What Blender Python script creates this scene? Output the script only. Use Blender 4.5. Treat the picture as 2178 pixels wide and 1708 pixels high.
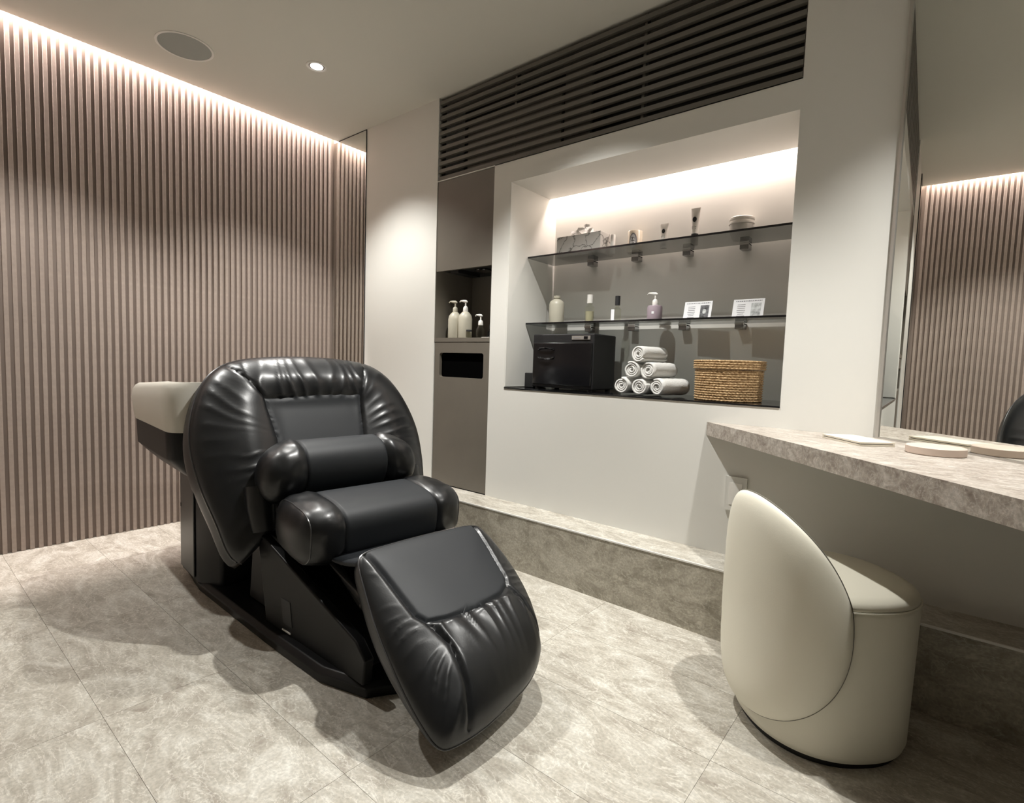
import bpy, bmesh, math, random
from mathutils import Vector, Matrix, noise
random.seed(7)
for o in list(bpy.data.objects): bpy.data.objects.remove(o, do_unlink=True)
SC = bpy.context.scene
COL = SC.collection
PI = math.pi

# ------------------------------------------------------------------ camera
cam_d = bpy.data.cameras.new('camera'); cam = bpy.data.objects.new('camera', cam_d); COL.objects.link(cam)
R_ = Vector((0.77154104, 0.63533523, 0.03276533)); D_ = Vector((0.06973362, -0.03326585, -0.99701083)); F_ = Vector((-0.63234614, 0.77151963, -0.0699702))
M = Matrix((R_, -D_, -F_)).transposed().to_4x4(); M.translation = (0, 0, 0.93)
cam.matrix_world = M
cam_d.sensor_width = 36; cam_d.lens = 36 * 1118.27 / 2178; cam_d.clip_start = 0.02
SC.camera = cam
# ------------------------------------------------------------------ world, exposure
w = bpy.data.worlds.new('world'); SC.world = w; w.use_nodes = True
w.node_tree.nodes['Background'].inputs[0].default_value = (1, .97, .93, 1)
w.node_tree.nodes['Background'].inputs[1].default_value = 0.02
SC.view_settings.view_transform = 'Standard'; SC.view_settings.look = 'None'
SC.view_settings.gamma = 1; SC.view_settings.use_curve_mapping = False
SC.view_settings.exposure = 0.66

# room numbers (metres)
XA, YB, H = -3.22, 1.998, 2.352      # slat wall face, niche wall face, ceiling
ST, YS = 0.25, 1.829                 # step height, step front
XR, YF = 2.3, -1.5                   # right side and rear of the room
CS = 0.035                           # cove slot width
CEIL = H

# ------------------------------------------------------------------ lamps
def spot(x, y, p, ang=102, blend=.5, z=H - .012, col=(1, .985, .94)):
    l = bpy.data.lights.new('spot', 'SPOT'); l.energy = p; l.spot_size = math.radians(ang); l.spot_blend = blend
    l.shadow_soft_size = .022; l.color = col
    o = bpy.data.objects.new('spot_light', l); COL.objects.link(o); o.location = (x, y, z)
    return o
LIGHTS = [(-2.47, 1.43, 62, 104, .6), (-1.2, 1.43, 95, 102, .6), (.05, 1.43, 88, 87, .8), (-2.47, .42, 50, 104, .5)]
for x, y, p, a_, b_ in LIGHTS: spot(x, y, p, a_, b_)
def area(name, loc, sx, sy, p, col, rot=(0, 0, 0), spread=PI):
    l = bpy.data.lights.new(name, 'AREA'); l.shape = 'RECTANGLE'; l.size = sx; l.size_y = sy; l.energy = p; l.color = col; l.spread = spread
    o = bpy.data.objects.new(name, l); COL.objects.link(o); o.location = loc; o.rotation_euler = rot
    return o
area('cove_strip_light', (XA + .015, .3, H + .09), .01, 3.3, 46, (1, .87, .83))
area('niche_strip_light', (-1.064, 2.352, 1.87), 1.24, .02, 3.6, (1, .85, .78))

# ------------------------------------------------------------------ materials
def mat(name, col, rough=.5, metal=0., coat=0., bump=None, spec=.5, var=None, emis=None, coat_r=.1, sheen=0):
    m = bpy.data.materials.new(name); m.use_nodes = True; nt = m.node_tree; b = nt.nodes['Principled BSDF']
    b.inputs['Base Color'].default_value = (*col, 1); b.inputs['Roughness'].default_value = rough; b.inputs['Metallic'].default_value = metal
    b.inputs['Specular IOR Level'].default_value = spec; b.inputs['Coat Weight'].default_value = coat; b.inputs['Coat Roughness'].default_value = coat_r
    b.inputs['Sheen Weight'].default_value = sheen
    tc = nt.nodes.new('ShaderNodeTexCoord')
    if bump:
        sc, st, dist = bump
        n = nt.nodes.new('ShaderNodeTexNoise'); n.inputs['Scale'].default_value = sc; n.inputs['Detail'].default_value = 4
        nt.links.new(tc.outputs['Object'], n.inputs['Vector'])
        bp = nt.nodes.new('ShaderNodeBump'); bp.inputs['Strength'].default_value = st; bp.inputs['Distance'].default_value = dist
        nt.links.new(n.outputs['Fac'], bp.inputs['Height']); nt.links.new(bp.outputs['Normal'], b.inputs['Normal'])
    if var:
        sc, amt = var
        n = nt.nodes.new('ShaderNodeTexNoise'); n.inputs['Scale'].default_value = sc; n.inputs['Detail'].default_value = 5
        nt.links.new(tc.outputs['Object'], n.inputs['Vector'])
        r = nt.nodes.new('ShaderNodeValToRGB')
        r.color_ramp.elements[0].position = .3; r.color_ramp.elements[1].position = .7
        r.color_ramp.elements[0].color = (*[c * (1 - amt) for c in col], 1); r.color_ramp.elements[1].color = (*[min(1, c * (1 + amt)) for c in col], 1)
        nt.links.new(n.outputs['Fac'], r.inputs['Fac']); nt.links.new(r.outputs['Color'], b.inputs['Base Color'])
    if emis:
        b.inputs['Emission Color'].default_value = (*emis[0], 1); b.inputs['Emission Strength'].default_value = emis[1]
    return m

def stone(name, c0, c1, c2, rough=.45, scale=1., perobj=True):
    m = bpy.data.materials.new(name); m.use_nodes = True; nt = m.node_tree; b = nt.nodes['Principled BSDF']
    N = nt.nodes.new; L = nt.links.new
    g = N('ShaderNodeNewGeometry'); oi = N('ShaderNodeObjectInfo')
    mp = N('ShaderNodeMapping'); L(g.outputs['Position'], mp.inputs['Vector'])
    mp.inputs['Rotation'].default_value = (.1, .2, .5); mp.inputs['Scale'].default_value = (scale * 1.0, scale * 2.2, scale * 1.6)
    mul = N('ShaderNodeMath'); mul.operation = 'MULTIPLY'; mul.inputs[1].default_value = 20 if perobj else 0; L(oi.outputs['Random'], mul.inputs[0])
    n1 = N('ShaderNodeTexNoise'); n1.noise_dimensions = '4D'; n1.inputs['Scale'].default_value = 2.6; n1.inputs['Detail'].default_value = 9; n1.inputs['Roughness'].default_value = .66; n1.inputs['Distortion'].default_value = 2.6
    L(mp.outputs[0], n1.inputs['Vector']); L(mul.outputs[0], n1.inputs['W'])
    r1 = N('ShaderNodeValToRGB'); e = r1.color_ramp.elements
    e[0].position = .30; e[0].color = (*c0, 1); e[1].position = .72; e[1].color = (*c2, 1)
    k = e.new(.5); k.color = (*c1, 1)
    L(n1.outputs['Fac'], r1.inputs['Fac'])
    # thin light veins
    n2 = N('ShaderNodeTexNoise'); n2.noise_dimensions = '4D'; n2.inputs['Scale'].default_value = 3.4; n2.inputs['Detail'].default_value = 6; n2.inputs['Roughness'].default_value = .6; n2.inputs['Distortion'].default_value = 3.2
    L(mp.outputs[0], n2.inputs['Vector']); L(mul.outputs[0], n2.inputs['W'])
    sb = N('ShaderNodeMath'); sb.operation = 'SUBTRACT'; sb.inputs[1].default_value = .5; L(n2.outputs['Fac'], sb.inputs[0])
    ab = N('ShaderNodeMath'); ab.operation = 'ABSOLUTE'; L(sb.outputs[0], ab.inputs[0])
    mr = N('ShaderNodeMapRange'); mr.inputs['From Min'].default_value = 0; mr.inputs['From Max'].default_value = .022; mr.inputs['To Min'].default_value = .55; mr.inputs['To Max'].default_value = 0
    L(ab.outputs[0], mr.inputs['Value'])
    mx = N('ShaderNodeMixRGB'); L(mr.outputs[0], mx.inputs['Fac']); L(r1.outputs['Color'], mx.inputs['Color1']); mx.inputs['Color2'].default_value = (*[min(1, c * 1.12) for c in c2], 1)
    # fine speckle
    n3 = N('ShaderNodeTexNoise'); n3.inputs['Scale'].default_value = 130; n3.inputs['Detail'].default_value = 3; L(g.outputs['Position'], n3.inputs['Vector'])
    m3 = N('ShaderNodeMapRange'); m3.inputs['From Min'].default_value = .35; m3.inputs['From Max'].default_value = .65; m3.inputs['To Min'].default_value = .86; m3.inputs['To Max'].default_value = 1.1
    L(n3.outputs['Fac'], m3.inputs['Value'])
    m4 = N('ShaderNodeMixRGB'); m4.blend_type = 'MULTIPLY'; m4.inputs['Fac'].default_value = 1; L(mx.outputs[0], m4.inputs['Color1']); L(m3.outputs[0], m4.inputs['Color2'])
    L(m4.outputs[0], b.inputs['Base Color']); b.inputs['Roughness'].default_value = rough; b.inputs['Specular IOR Level'].default_value = .4
    bp = N('ShaderNodeBump'); bp.inputs['Strength'].default_value = .25; bp.inputs['Distance'].default_value = .002
    L(n1.outputs['Fac'], bp.inputs['Height']); L(bp.outputs[0], b.inputs['Normal'])
    return m

def glass_mat(name, tint, refl=.12, rough=.02):
    """tinted pane: coloured transmission that lets the strip light through, plus a Fresnel reflection"""
    m = bpy.data.materials.new(name); m.use_nodes = True; nt = m.node_tree; nt.nodes.clear(); N = nt.nodes.new; L = nt.links.new
    o = N('ShaderNodeOutputMaterial'); t = N('ShaderNodeBsdfTransparent'); t.inputs[0].default_value = (*tint, 1)
    g = N('ShaderNodeBsdfGlossy'); g.inputs['Roughness'].default_value = rough; g.inputs[0].default_value = (1, 1, 1, 1)
    mx = N('ShaderNodeMixShader'); f = N('ShaderNodeLayerWeight'); f.inputs[0].default_value = .12; L(f.outputs['Facing'], mx.inputs[0]); L(t.outputs[0], mx.inputs[1]); L(g.outputs[0], mx.inputs[2]); L(mx.outputs[0], o.inputs[0])
    return m

MT = dict(
    wall=mat('warm_white_paint', (.70, .69, .65), .6, bump=(900, .08, .0006), spec=.3),
    wallshade=mat('beige_paint', (.56, .54, .48), .6, bump=(900, .08, .0006), spec=.3),
    ceil=mat('ceiling_paint', (.66, .645, .585), .75, bump=(700, .05, .0005), spec=.2),
    slat=mat('taupe_slat', (.385, .315, .275), .55, bump=(420, .25, .0006), var=(60, .06), spec=.35),
    slatback=mat('taupe_slat_shaded', (.26, .205, .175), .7),  # slat colour darkened, groove shade between the slats painted in
    brown=mat('taupe_laminate', (.135, .12, .098), .42, bump=(600, .1, .0004), var=(6, .05)),
    louver=mat('charcoal_louvre', (.14, .13, .112), .5, bump=(500, .1, .0004)),
    louverback=mat('dark_void', (.018, .016, .013), .8),
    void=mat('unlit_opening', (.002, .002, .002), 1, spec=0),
    inner=mat('taupe_laminate_lit', (.22, .20, .17), .5),  # taupe laminate made lighter, light inside the open shelf put into the colour
    duct=mat('dull_duct_metal', (.13, .12, .10), .6),
    black=mat('black_gloss', (.006, .006, .007), .12, coat=.3),
    blackm=mat('black_matt', (.012, .012, .013), .5),
    leather=mat('black_glossy_leather', (.005, .0055, .0065), .36, bump=(260, .12, .0012), coat=.12, coat_r=.22, spec=.45),
    leather_m=mat('black_matt_leather', (.011, .0133, .0165), .55, bump=(380, .12, .0008), spec=.42),
    piping=mat('black_piping', (.035, .035, .037), .28, coat=.6),
    gapshade=mat('gap_shade_black', (.01, .01, .01), .6),
    plastic=mat('black_shell_plastic', (.0035, .0035, .004), .42, bump=(500, .06, .0004), spec=.3),
    satin=mat('dark_satin_metal', (.10, .10, .10), .38, metal=.6),
    bowlm=mat('cream_bowl_plastic', (.68, .65, .58), .4),
    cream=mat('cream_leather', (.80, .77, .655), .48, bump=(330, .12, .001), spec=.4),
    creamseam=mat('olive_stitching', (.16, .15, .12), .6),
    chrome=mat('chrome', (.75, .75, .74), .12, metal=1),
    dchrome=mat('dark_chrome', (.35, .35, .35), .25, metal=1),
    mirror=mat('mirror_silver', (.80, .81, .78), .0, metal=1),
    mframe=mat('mirror_edge_metal', (.52, .50, .47), .3, metal=.7),
    whitem=mat('white_plastic', (.78, .76, .72), .35),
    towel=mat('white_terry', (.80, .79, .76), .9, bump=(350, .8, .003), sheen=.4, spec=.1),
    grille=mat('grey_grille', (.34, .355, .33), .75, bump=(900, .5, .001)),
    card=mat('white_card', (.85, .86, .88), .4),
    ink=mat('grey_ink', (.25, .25, .27), .6),
    inkd=mat('black_ink', (.02, .02, .022), .5),
    photo=mat('pale_grey_print', (.50, .52, .52), .5, var=(60, .5)),
    photod=mat('dark_print', (.10, .10, .11), .4, var=(90, .9)),
    creamb=mat('cream_bottle', (.52, .49, .40), .4),
    lilac=mat('lilac_bottle', (.36, .29, .33), .3),
    wax=mat('cream_candle_glass', (.68, .60, .48), .25, coat=.5),
    tube=mat('white_tube', (.70, .67, .62), .4),
    gbowl=mat('grey_jar', (.46, .44, .41), .25, coat=.4),
    puck=mat('cream_dish', (.66, .60, .50), .5),
    puck2=mat('pink_beige_dish', (.58, .47, .40), .5),
    lampglow=mat('lamp_glow', (1, 1, 1), .5, emis=((1, .97, .9), 14)),
    liquid=mat('pale_yellow_liquid', (.42, .39, .28), .3),
    clear=glass_mat('clear_bottle', (.94, .945, .90)),
    shelf=glass_mat('grey_tinted_glass', (.45, .465, .46)),
    base=mat('joint_grey', (.36, .34, .30), .8),
    floor=stone('stone_floor', (.29, .255, .21), (.45, .42, .36), (.66, .64, .58), .48, 1.4),
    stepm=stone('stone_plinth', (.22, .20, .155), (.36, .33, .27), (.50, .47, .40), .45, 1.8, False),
    counter=stone('stone_counter', (.22, .18, .15), (.38, .335, .29), (.58, .545, .50), .4, 3.4, False),
)
# marble tissue box
def marble():
    m = mat('veined_marble', (.5, .49, .47), .3); nt = m.node_tree; b = nt.nodes['Principled BSDF']; N = nt.nodes.new; L = nt.links.new
    tc = N('ShaderNodeTexCoord'); v = N('ShaderNodeTexVoronoi'); v.feature = 'DISTANCE_TO_EDGE'; v.inputs['Scale'].default_value = 11
    n = N('ShaderNodeTexNoise'); n.inputs['Scale'].default_value = 14; n.inputs['Detail'].default_value = 4
    mx = N('ShaderNodeMixRGB'); mx.inputs[0].default_value = .12; L(tc.outputs['Object'], mx.inputs[1]); L(n.outputs['Color'], mx.inputs[2]); L(tc.outputs['Object'], n.inputs['Vector'])
    L(mx.outputs[0], v.inputs['Vector']); r = N('ShaderNodeValToRGB'); e = r.color_ramp.elements
    e[0].position = 0; e[0].color = (.10, .095, .085, 1); e[1].position = .045; e[1].color = (.47, .455, .43, 1)
    L(v.outputs['Distance'], r.inputs[0]); L(r.outputs[0], b.inputs['Base Color']); return m
MT['marble'] = marble()
def jute():
    m = mat('woven_jute', (.5, .36, .19), .85); nt = m.node_tree; b = nt.nodes['Principled BSDF']; N = nt.nodes.new; L = nt.links.new
    tc = N('ShaderNodeTexCoord'); n = N('ShaderNodeTexNoise'); n.inputs['Scale'].default_value = 130; n.inputs['Detail'].default_value = 4
    L(tc.outputs['Object'], n.inputs['Vector']); r = N('ShaderNodeValToRGB'); e = r.color_ramp.elements
    e[0].position = .32; e[0].color = (.24, .13, .05, 1); e[1].position = .66; e[1].color = (.66, .47, .26, 1)
    L(n.outputs['Fac'], r.inputs[0]); L(r.outputs[0], b.inputs['Base Color'])
    bp = N('ShaderNodeBump'); bp.inputs['Strength'].default_value = .6; bp.inputs['Distance'].default_value = .002; L(n.outputs['Fac'], bp.inputs['Height']); L(bp.outputs[0], b.inputs['Normal']); return m
MT['jute'] = jute()

# ------------------------------------------------------------------ helpers
def obj(name, bm, m, parent=None, smooth=False, loc=None, bevel=0, autos=True):
    me = bpy.data.meshes.new(name)
    bmesh.ops.recalc_face_normals(bm, faces=bm.faces) if not getattr(bm, '_keep', False) else None
    bm.to_mesh(me); bm.free()
    me.materials.append(MT[m] if isinstance(m, str) else m)
    if smooth:
        for p in me.polygons: p.use_smooth = True
        if autos:
            try: me.set_sharp_from_angle(angle=math.radians(42))
            except Exception: pass
    o = bpy.data.objects.new(name, me); COL.objects.link(o)
    if loc: o.location = loc
    if parent: o.parent = parent
    if bevel:
        b = o.modifiers.new('bevel', 'BEVEL'); b.width = bevel; b.segments = 3; b.limit_method = 'ANGLE'; b.angle_limit = math.radians(40)
        for p in me.polygons: p.use_smooth = True
        try: me.set_sharp_from_angle(angle=math.radians(180))
        except Exception: pass
        wn = o.modifiers.new('wn', 'WEIGHTED_NORMAL'); wn.keep_sharp = True
    return o
def box(bm, x0, x1, y0, y1, z0, z1):
    v = [bm.verts.new(p) for p in ((x0, y0, z0), (x1, y0, z0), (x1, y1, z0), (x0, y1, z0), (x0, y0, z1), (x1, y0, z1), (x1, y1, z1), (x0, y1, z1))]
    for f in ((0, 3, 2, 1), (4, 5, 6, 7), (0, 1, 5, 4), (1, 2, 6, 5), (2, 3, 7, 6), (3, 0, 4, 7)): bm.faces.new([v[i] for i in f])
    return bm
def BX(*a): return box(bmesh.new(), *a)
def prism(bm, poly, axis, a, b):
    """extrude a polygon (2D) along axis between a and b; axis 0: poly=(y,z), 1: (x,z), 2: (x,y)"""
    def P(p, t): return [(t, p[0], p[1]), (p[0], t, p[1]), (p[0], p[1], t)][axis]
    A = [bm.verts.new(P(p, a)) for p in poly]; B = [bm.verts.new(P(p, b)) for p in poly]; n = len(poly)
    bm.faces.new(A); bm.faces.new(B[::-1])
    for i in range(n): bm.faces.new([A[i], B[i], B[(i + 1) % n], A[(i + 1) % n]])
    return bm
def lathe(bm, prof, seg=32, c=(0, 0, 0), sx=1, sy=1):
    rings = []
    for r, z in prof:
        if r < 1e-6: rings.append([bm.verts.new((c[0], c[1], c[2] + z))])
        else: rings.append([bm.verts.new((c[0] + sx * r * math.cos(2 * PI * i / seg), c[1] + sy * r * math.sin(2 * PI * i / seg), c[2] + z)) for i in range(seg)])
    for A, B in zip(rings, rings[1:]):
        for i in range(seg):
            j = (i + 1) % seg
            if len(A) == 1 and len(B) == 1: continue
            if len(A) == 1: bm.faces.new([A[0], B[i], B[j]])
            elif len(B) == 1: bm.faces.new([A[i], A[j], B[0]])
            else: bm.faces.new([A[i], A[j], B[j], B[i]])
    if len(rings[0]) > 1: bm.faces.new(rings[0][::-1])
    if len(rings[-1]) > 1: bm.faces.new(rings[-1])
    return bm
def tube(bm, pts, r, seg=8, closed=False):
    pts = [Vector(p) for p in pts]; n = len(pts); rings = []; up = Vector((0, 0, 1))
    for i, p in enumerate(pts):
        a = pts[(i - 1) % n] if (closed or i > 0) else p; b = pts[(i + 1) % n] if (closed or i < n - 1) else p
        d = (b - a).normalized(); u = d.cross(up)
        if u.length < .2: u = d.cross(Vector((1, 0, 0)))
        u.normalize(); v = d.cross(u)
        rr = r[i] if isinstance(r, (list, tuple)) else r
        rings.append([bm.verts.new(p + rr * (math.cos(2 * PI * k / seg) * u + math.sin(2 * PI * k / seg) * v)) for k in range(seg)])
    for i in range(n if closed else n - 1):
        A, B = rings[i], rings[(i + 1) % n]
        # align
        off = min(range(seg), key=lambda k: (A[0].co - B[k].co).length)
        for k in range(seg): bm.faces.new([A[k], A[(k + 1) % seg], B[(k + 1 + off) % seg], B[(k + off) % seg]])
    if not closed: bm.faces.new(rings[0][::-1]); bm.faces.new(rings[-1])
    return bm
def rrect(w, h, r, seg=5, cx=0, cy=0):
    out = []
    for sx, sy, a0 in ((1, 1, 0), (-1, 1, 90), (-1, -1, 180), (1, -1, 270)):
        for k in range(seg + 1):
            a = math.radians(a0 + 90 * k / seg); out.append((cx + sx * (w / 2 - r) + r * math.cos(a), cy + sy * (h / 2 - r) + r * math.sin(a)))
    return out
def thing(name, label, cat, loc=(0, 0, 0), rz=0, group=None):
    o = bpy.data.objects.new(name, None); COL.objects.link(o); o.empty_display_size = .05
    o.location = loc; o.rotation_euler = (0, 0, rz); o['label'] = label; o['category'] = cat
    if group: o['group'] = group
    return o
def tag(o, label, cat, group=None):
    o['label'] = label; o['category'] = cat
    if group: o['group'] = group
    return o
def struct(name, bm, m, label, cat, **k):
    o = obj(name, bm, m, **k); o['kind'] = 'structure'; o['label'] = label; o['category'] = cat; return o
def text(name, s, size, m, parent, loc, rot, ext=.0004, sx=1):
    cu = bpy.data.curves.new(name, 'FONT'); cu.body = s; cu.size = size; cu.extrude = ext; cu.align_x = 'CENTER'; cu.align_y = 'CENTER'
    t = bpy.data.objects.new(name, cu); COL.objects.link(t)
    me = bpy.data.meshes.new_from_object(t); bpy.data.objects.remove(t, do_unlink=True)
    me.materials.clear(); me.materials.append(MT[m]); o = bpy.data.objects.new(name, me); COL.objects.link(o)
    o.location = loc; o.rotation_euler = rot; o.scale = (sx, 1, 1); o.parent = parent; return o

# ================================================================== SETTING
# floor: joint bed with separate tiles
floor = struct('floor', BX(XA - .3, XR + .1, YF - .1, YB + .45, -.06, -.002), 'base', 'pale beige veined stone tile floor', 'floor')
TW, TH, J = .61, .30, .0009
tile_me = {}
nx0 = int(math.floor((XA - .1 + .37) / TW)); ti = 0
for i in range(nx0, int((XR + .37) / TW) + 1):
    for j in range(-7, 6):
        x0 = -.37 + i * TW; y0 = .345 + (j - 1) * TH
        x1, y1 = x0 + TW, y0 + TH
        x0c, x1c, y0c, y1c = max(x0, XA - .03), min(x1, XR), max(y0, YF), min(y1, YS + .02)
        if x1c - x0c < .02 or y1c - y0c < .02: continue
        key = (round(x1c - x0c, 3), round(y1c - y0c, 3), round(x0c - x0, 3), round(y0c - y0, 3))
        if key not in tile_me:
            o = obj('tile', BX(J / 2, key[0] - J / 2, J / 2, key[1] - J / 2, -.012, 0), 'floor'); tile_me[key] = o.data
        else:
            o = bpy.data.objects.new('tile', tile_me[key]); COL.objects.link(o)
        o.location = (x0c, y0c, 0); o.parent = floor

# ceiling with the cove slot over the slat wall
cb = bmesh.new(); box(cb, XA + CS, XR + .1, YF - .1, YB, H, H + .06)
box(cb, XA + CS, XR + .1, YB, YB + .45, H + .002, H + .06)
box(cb, XA - .1, XA + CS + .1, YF - .1, YB + .45, H + .13, H + .16)     # lid of the cove
box(cb, XA + CS + .08, XA + CS + .1, YF - .1, YB + .1, H + .05, H + .14)
ceil = struct('ceiling', cb, 'ceil', 'plain warm grey ceiling with a lit slot along the slatted wall', 'ceiling')
# slat wall
wl = struct('wall_left', BX(XA - .08, XA - .014, YF - .1, YB + .1, -.01, H + .13), 'slatback', 'taupe wall of closely spaced vertical slats washed by a light strip', 'wall')
P_ = .0309
prof = [(-.0088, 0), (-.0084, .0105), (-.0070, .0125), (.0070, .0125), (.0084, .0105), (.0088, 0)]
sb = bmesh.new(); prism(sb, [(XA - .0145 + d, s) for s, d in prof], 2, .001, H + .125)
# cut in an object-local frame so that all slats share the mesh
first = None; k = 0
y = .4015 + P_ / 2
ys = []
while y < YB - .014: ys.append(y); y += P_
y = .4015 - P_ / 2
while y > YF + .02: ys.append(y); y -= P_
for y in sorted(ys):
    if first is None: o = obj('slat', sb, 'slat', wl); first = o
    else: o = bpy.data.objects.new('slat', first.data); COL.objects.link(o); o.parent = wl
    o.location = (0, y, 0)

# niche wall with its openings
CX0, CX1 = -2.214, -1.797           # column recess
LX1, LZ = -.433, 1.914              # louvre recess
NX0, NX1, NZ0, NZ1, NY = -1.692, -.435, .810, 1.811, 2.392
D = .45
wb = bmesh.new()
box(wb, XA - .1, CX0, YB, YB + D, -.01, H + .05)
box(wb, CX0, CX1, YB + .30, YB + D, -.01, LZ)                # back of column recess
box(wb, CX1, NX0, YB, YB + D, -.01, LZ)                      # pier
box(wb, NX0, NX1, YB, YB + D, -.01, NZ0)                     # under the niche
box(wb, NX0, NX1, NY, YB + D, NZ0, 1.93)                     # niche back
box(wb, NX0, NX1, YB, 2.322, NZ1, LZ)                        # soffit
box(wb, NX0, NX1, 2.322, YB + D, 1.895, LZ)                  # slot lid
box(wb, NX1, LX1, YB, YB + D, -.01, LZ)
box(wb, LX1, XR + .1, YB, YB + D, -.01, H + .05)
box(wb, CX0, LX1, YB + .22, YB + D, LZ, H + .05)             # behind louvre
box(wb, CX0, LX1, YB, YB + .22, LZ - .004, LZ)
wall_b = struct('wall_back', wb, 'wall', 'warm white wall holding the lit glass shelf niche', 'wall')
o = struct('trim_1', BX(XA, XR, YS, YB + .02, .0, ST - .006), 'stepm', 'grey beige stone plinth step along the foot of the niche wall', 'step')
obj('step_top', BX(XA, XR, YS + .004, YB + .001, ST - .006, ST), 'floor', o)
oo = obj('edge_strip', BX(XA, XR, YS - .002, YS + .004, ST - .005, ST + .0008), 'whitem', o)
# inner return panel of the niche, standing a little proud in front of the light slot
obj('niche_lining', BX(NX0, NX0 + .006, YB + .001, 2.325, NZ0 + .01, NZ1), 'wall', wall_b)
# other walls, out of view
struct('wall_front', BX(XA - .1, XR + .1, YF - .12, YF, -.01, H + .02), 'wall', 'plain warm white wall behind the viewer', 'wall')
struct('wall_right', BX(XR, XR + .1, YF, YB + .1, -.01, H + .02), 'wall', 'plain warm white wall at the right end', 'wall')
# diagonal wall behind the dressing mirror
PH = math.radians(-44.4); MD = Vector((math.cos(PH), math.sin(PH), 0)); MN = Vector((MD.y, -MD.x, 0))  # MN points to the room
if MN.x > 0: MN = -MN
MC = Vector((-.165, YB, 0)); CZ = .739
ML = 2.1
def mp(a, b, z): p = MC + MD * a + MN * b; return (p.x, p.y, z)
def mslab(bm, a0, a1, b0, b1, z0, z1):
    lo = [mp(a0, b0, z0), mp(a1, b0, z0), mp(a1, b1, z0), mp(a0, b1, z0)]
    v = [bm.verts.new(p) for p in lo] + [bm.verts.new((p[0], p[1], z1)) for p in lo]
    for f in ((0, 3, 2, 1), (4, 5, 6, 7), (0, 1, 5, 4), (1, 2, 6, 5), (2, 3, 7, 6), (3, 0, 4, 7)): bm.faces.new([v[i] for i in f])
    return bm
struct('wall_diagonal', mslab(bmesh.new(), .03, ML, -.10, -.012, CZ + .0006, H + .02), 'wall', 'warm white diagonal wall panel carrying the dressing mirror', 'wall')

# ---------------------------------------------------------------- corner mirror strip by the slat wall
mr = thing('corner_mirror', 'tall narrow mirror between the slatted wall and the white wall', 'mirror', (-3.04, YB, ST))
obj('mirror_pane', BX(XA + 3.04 - .012, .170, -.004, -.0002, 0.002, H - ST - .004), 'mirror', mr)
obj('edge_trim', BX(.170, .1735, -.0055, -.0002, 0.002, H - ST - .001), 'blackm', mr)
obj('edge_trim', BX(-.13, .170, -.0055, -.0002, H - ST - .0045, H - ST - .001), 'blackm', mr)

# ---------------------------------------------------------------- louvre
lv = thing('ventilation_louvre', 'dark charcoal horizontal slat grille above the niche', 'louvre', ((CX0 + LX1) / 2, YB, LZ))
cx = (CX0 + LX1) / 2; hw = (LX1 - CX0) / 2
obj('backing', BX(-hw, hw, .20, .218, .002, H - LZ), 'louverback', lv)
def louv(w):
    return prism(bmesh.new(), [(.004, 0), (.004, .018), (.022, .018), (.022, 0)], 0, -w, w)
lm = None
nl = 11; pz = (H - LZ) / nl
for i in range(nl):
    if lm is None: o = obj('slat', louv(hw - .003), 'louver', lv); lm = o.data
    else: o = bpy.data.objects.new('slat', lm); COL.objects.link(o); o.parent = lv
    o.location = (0, 0, i * pz + .004)
for xx in (-hw + .002, -.36 - .01, .30, hw - .002):
    o = obj('stile', BX(-.006, .006, .0225, .05, .0, H - LZ), 'louver', lv); o.location = (xx, 0, 0)
obj('duct_panel', BX(-.69, -.10, .026, .04, .0, .27), 'duct', lv)
obj('duct_panel', BX(-.09, .05, .035, .05, .0, .36), 'duct', lv)
obj('frame_strip', BX(-hw, hw, .001, .05, -.0, .004), 'louver', lv)

# ---------------------------------------------------------------- tall cabinet in the column
CW = CX1 - CX0
cab = thing('dispenser_cabinet', 'tall taupe built-in cabinet with open shelf left of the niche', 'cabinet', ((CX0 + CX1) / 2, YB, ST))
hx = CW / 2
# lower door with a rounded slot opening
bm = bmesh.new(); ax, az0, az1 = .165, .601, .733
box(bm, -hx + .004, hx - .004, .004, .022, .004, az0); box(bm, -hx + .004, hx - .004, .004, .022, az1, .79)
box(bm, -hx + .004, -ax, .004, .022, az0, az1); box(bm, ax, hx - .004, .004, .022, az0, az1)
for sx in (-1, 1):
    for zc, sz in ((az0, 1), (az1, -1)):
        rr_ = .014; pts_ = [(sx * ax, zc)] + [(sx * (ax - rr_ + rr_ * math.sin(q * PI / 12)), zc + sz * (rr_ - rr_ * math.cos(q * PI / 12))) for q in range(7)]
        prism(bm, pts_, 1, .004, .022)
door = obj('door', bm, 'brown', cab)
obj('slot_shade_block', BX(-.19, .19, .023, .12, .58, .76), 'void', cab)  # solid near-black block, darkness of the slot cavity put into its colour
obj('worktop', BX(-hx + .002, hx - .002, .002, .299, .792, .814), 'brown', cab)
obj('side_panel', BX(-hx, -hx + .003, .002, .299, .814, 1.66), 'inner', cab)
obj('side_panel', BX(hx - .003, hx, .002, .299, .814, 1.66), 'inner', cab)
obj('back_panel', BX(-hx + .003, hx - .003, .29, .299, .814, 1.66), 'inner', cab)
obj('upper_door', BX(-hx + .004, hx - .004, .004, .022, 1.178, LZ - ST - .006), 'brown', cab)
us = obj('cabinet_soffit', BX(-hx + .004, hx - .004, .022, .289, 1.186, 1.200), 'blackm', cab)
o = obj('down_lamp', lathe(bmesh.new(), [(.0, 0), (.045, 0), (.048, .004), (.048, .008)], 28), 'black', us); o.location = (.04, .12, 1.178)
obj('soffit_rail', BX(-.12, -.06, .03, .2, 1.165, 1.186), 'blackm', us)

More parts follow.
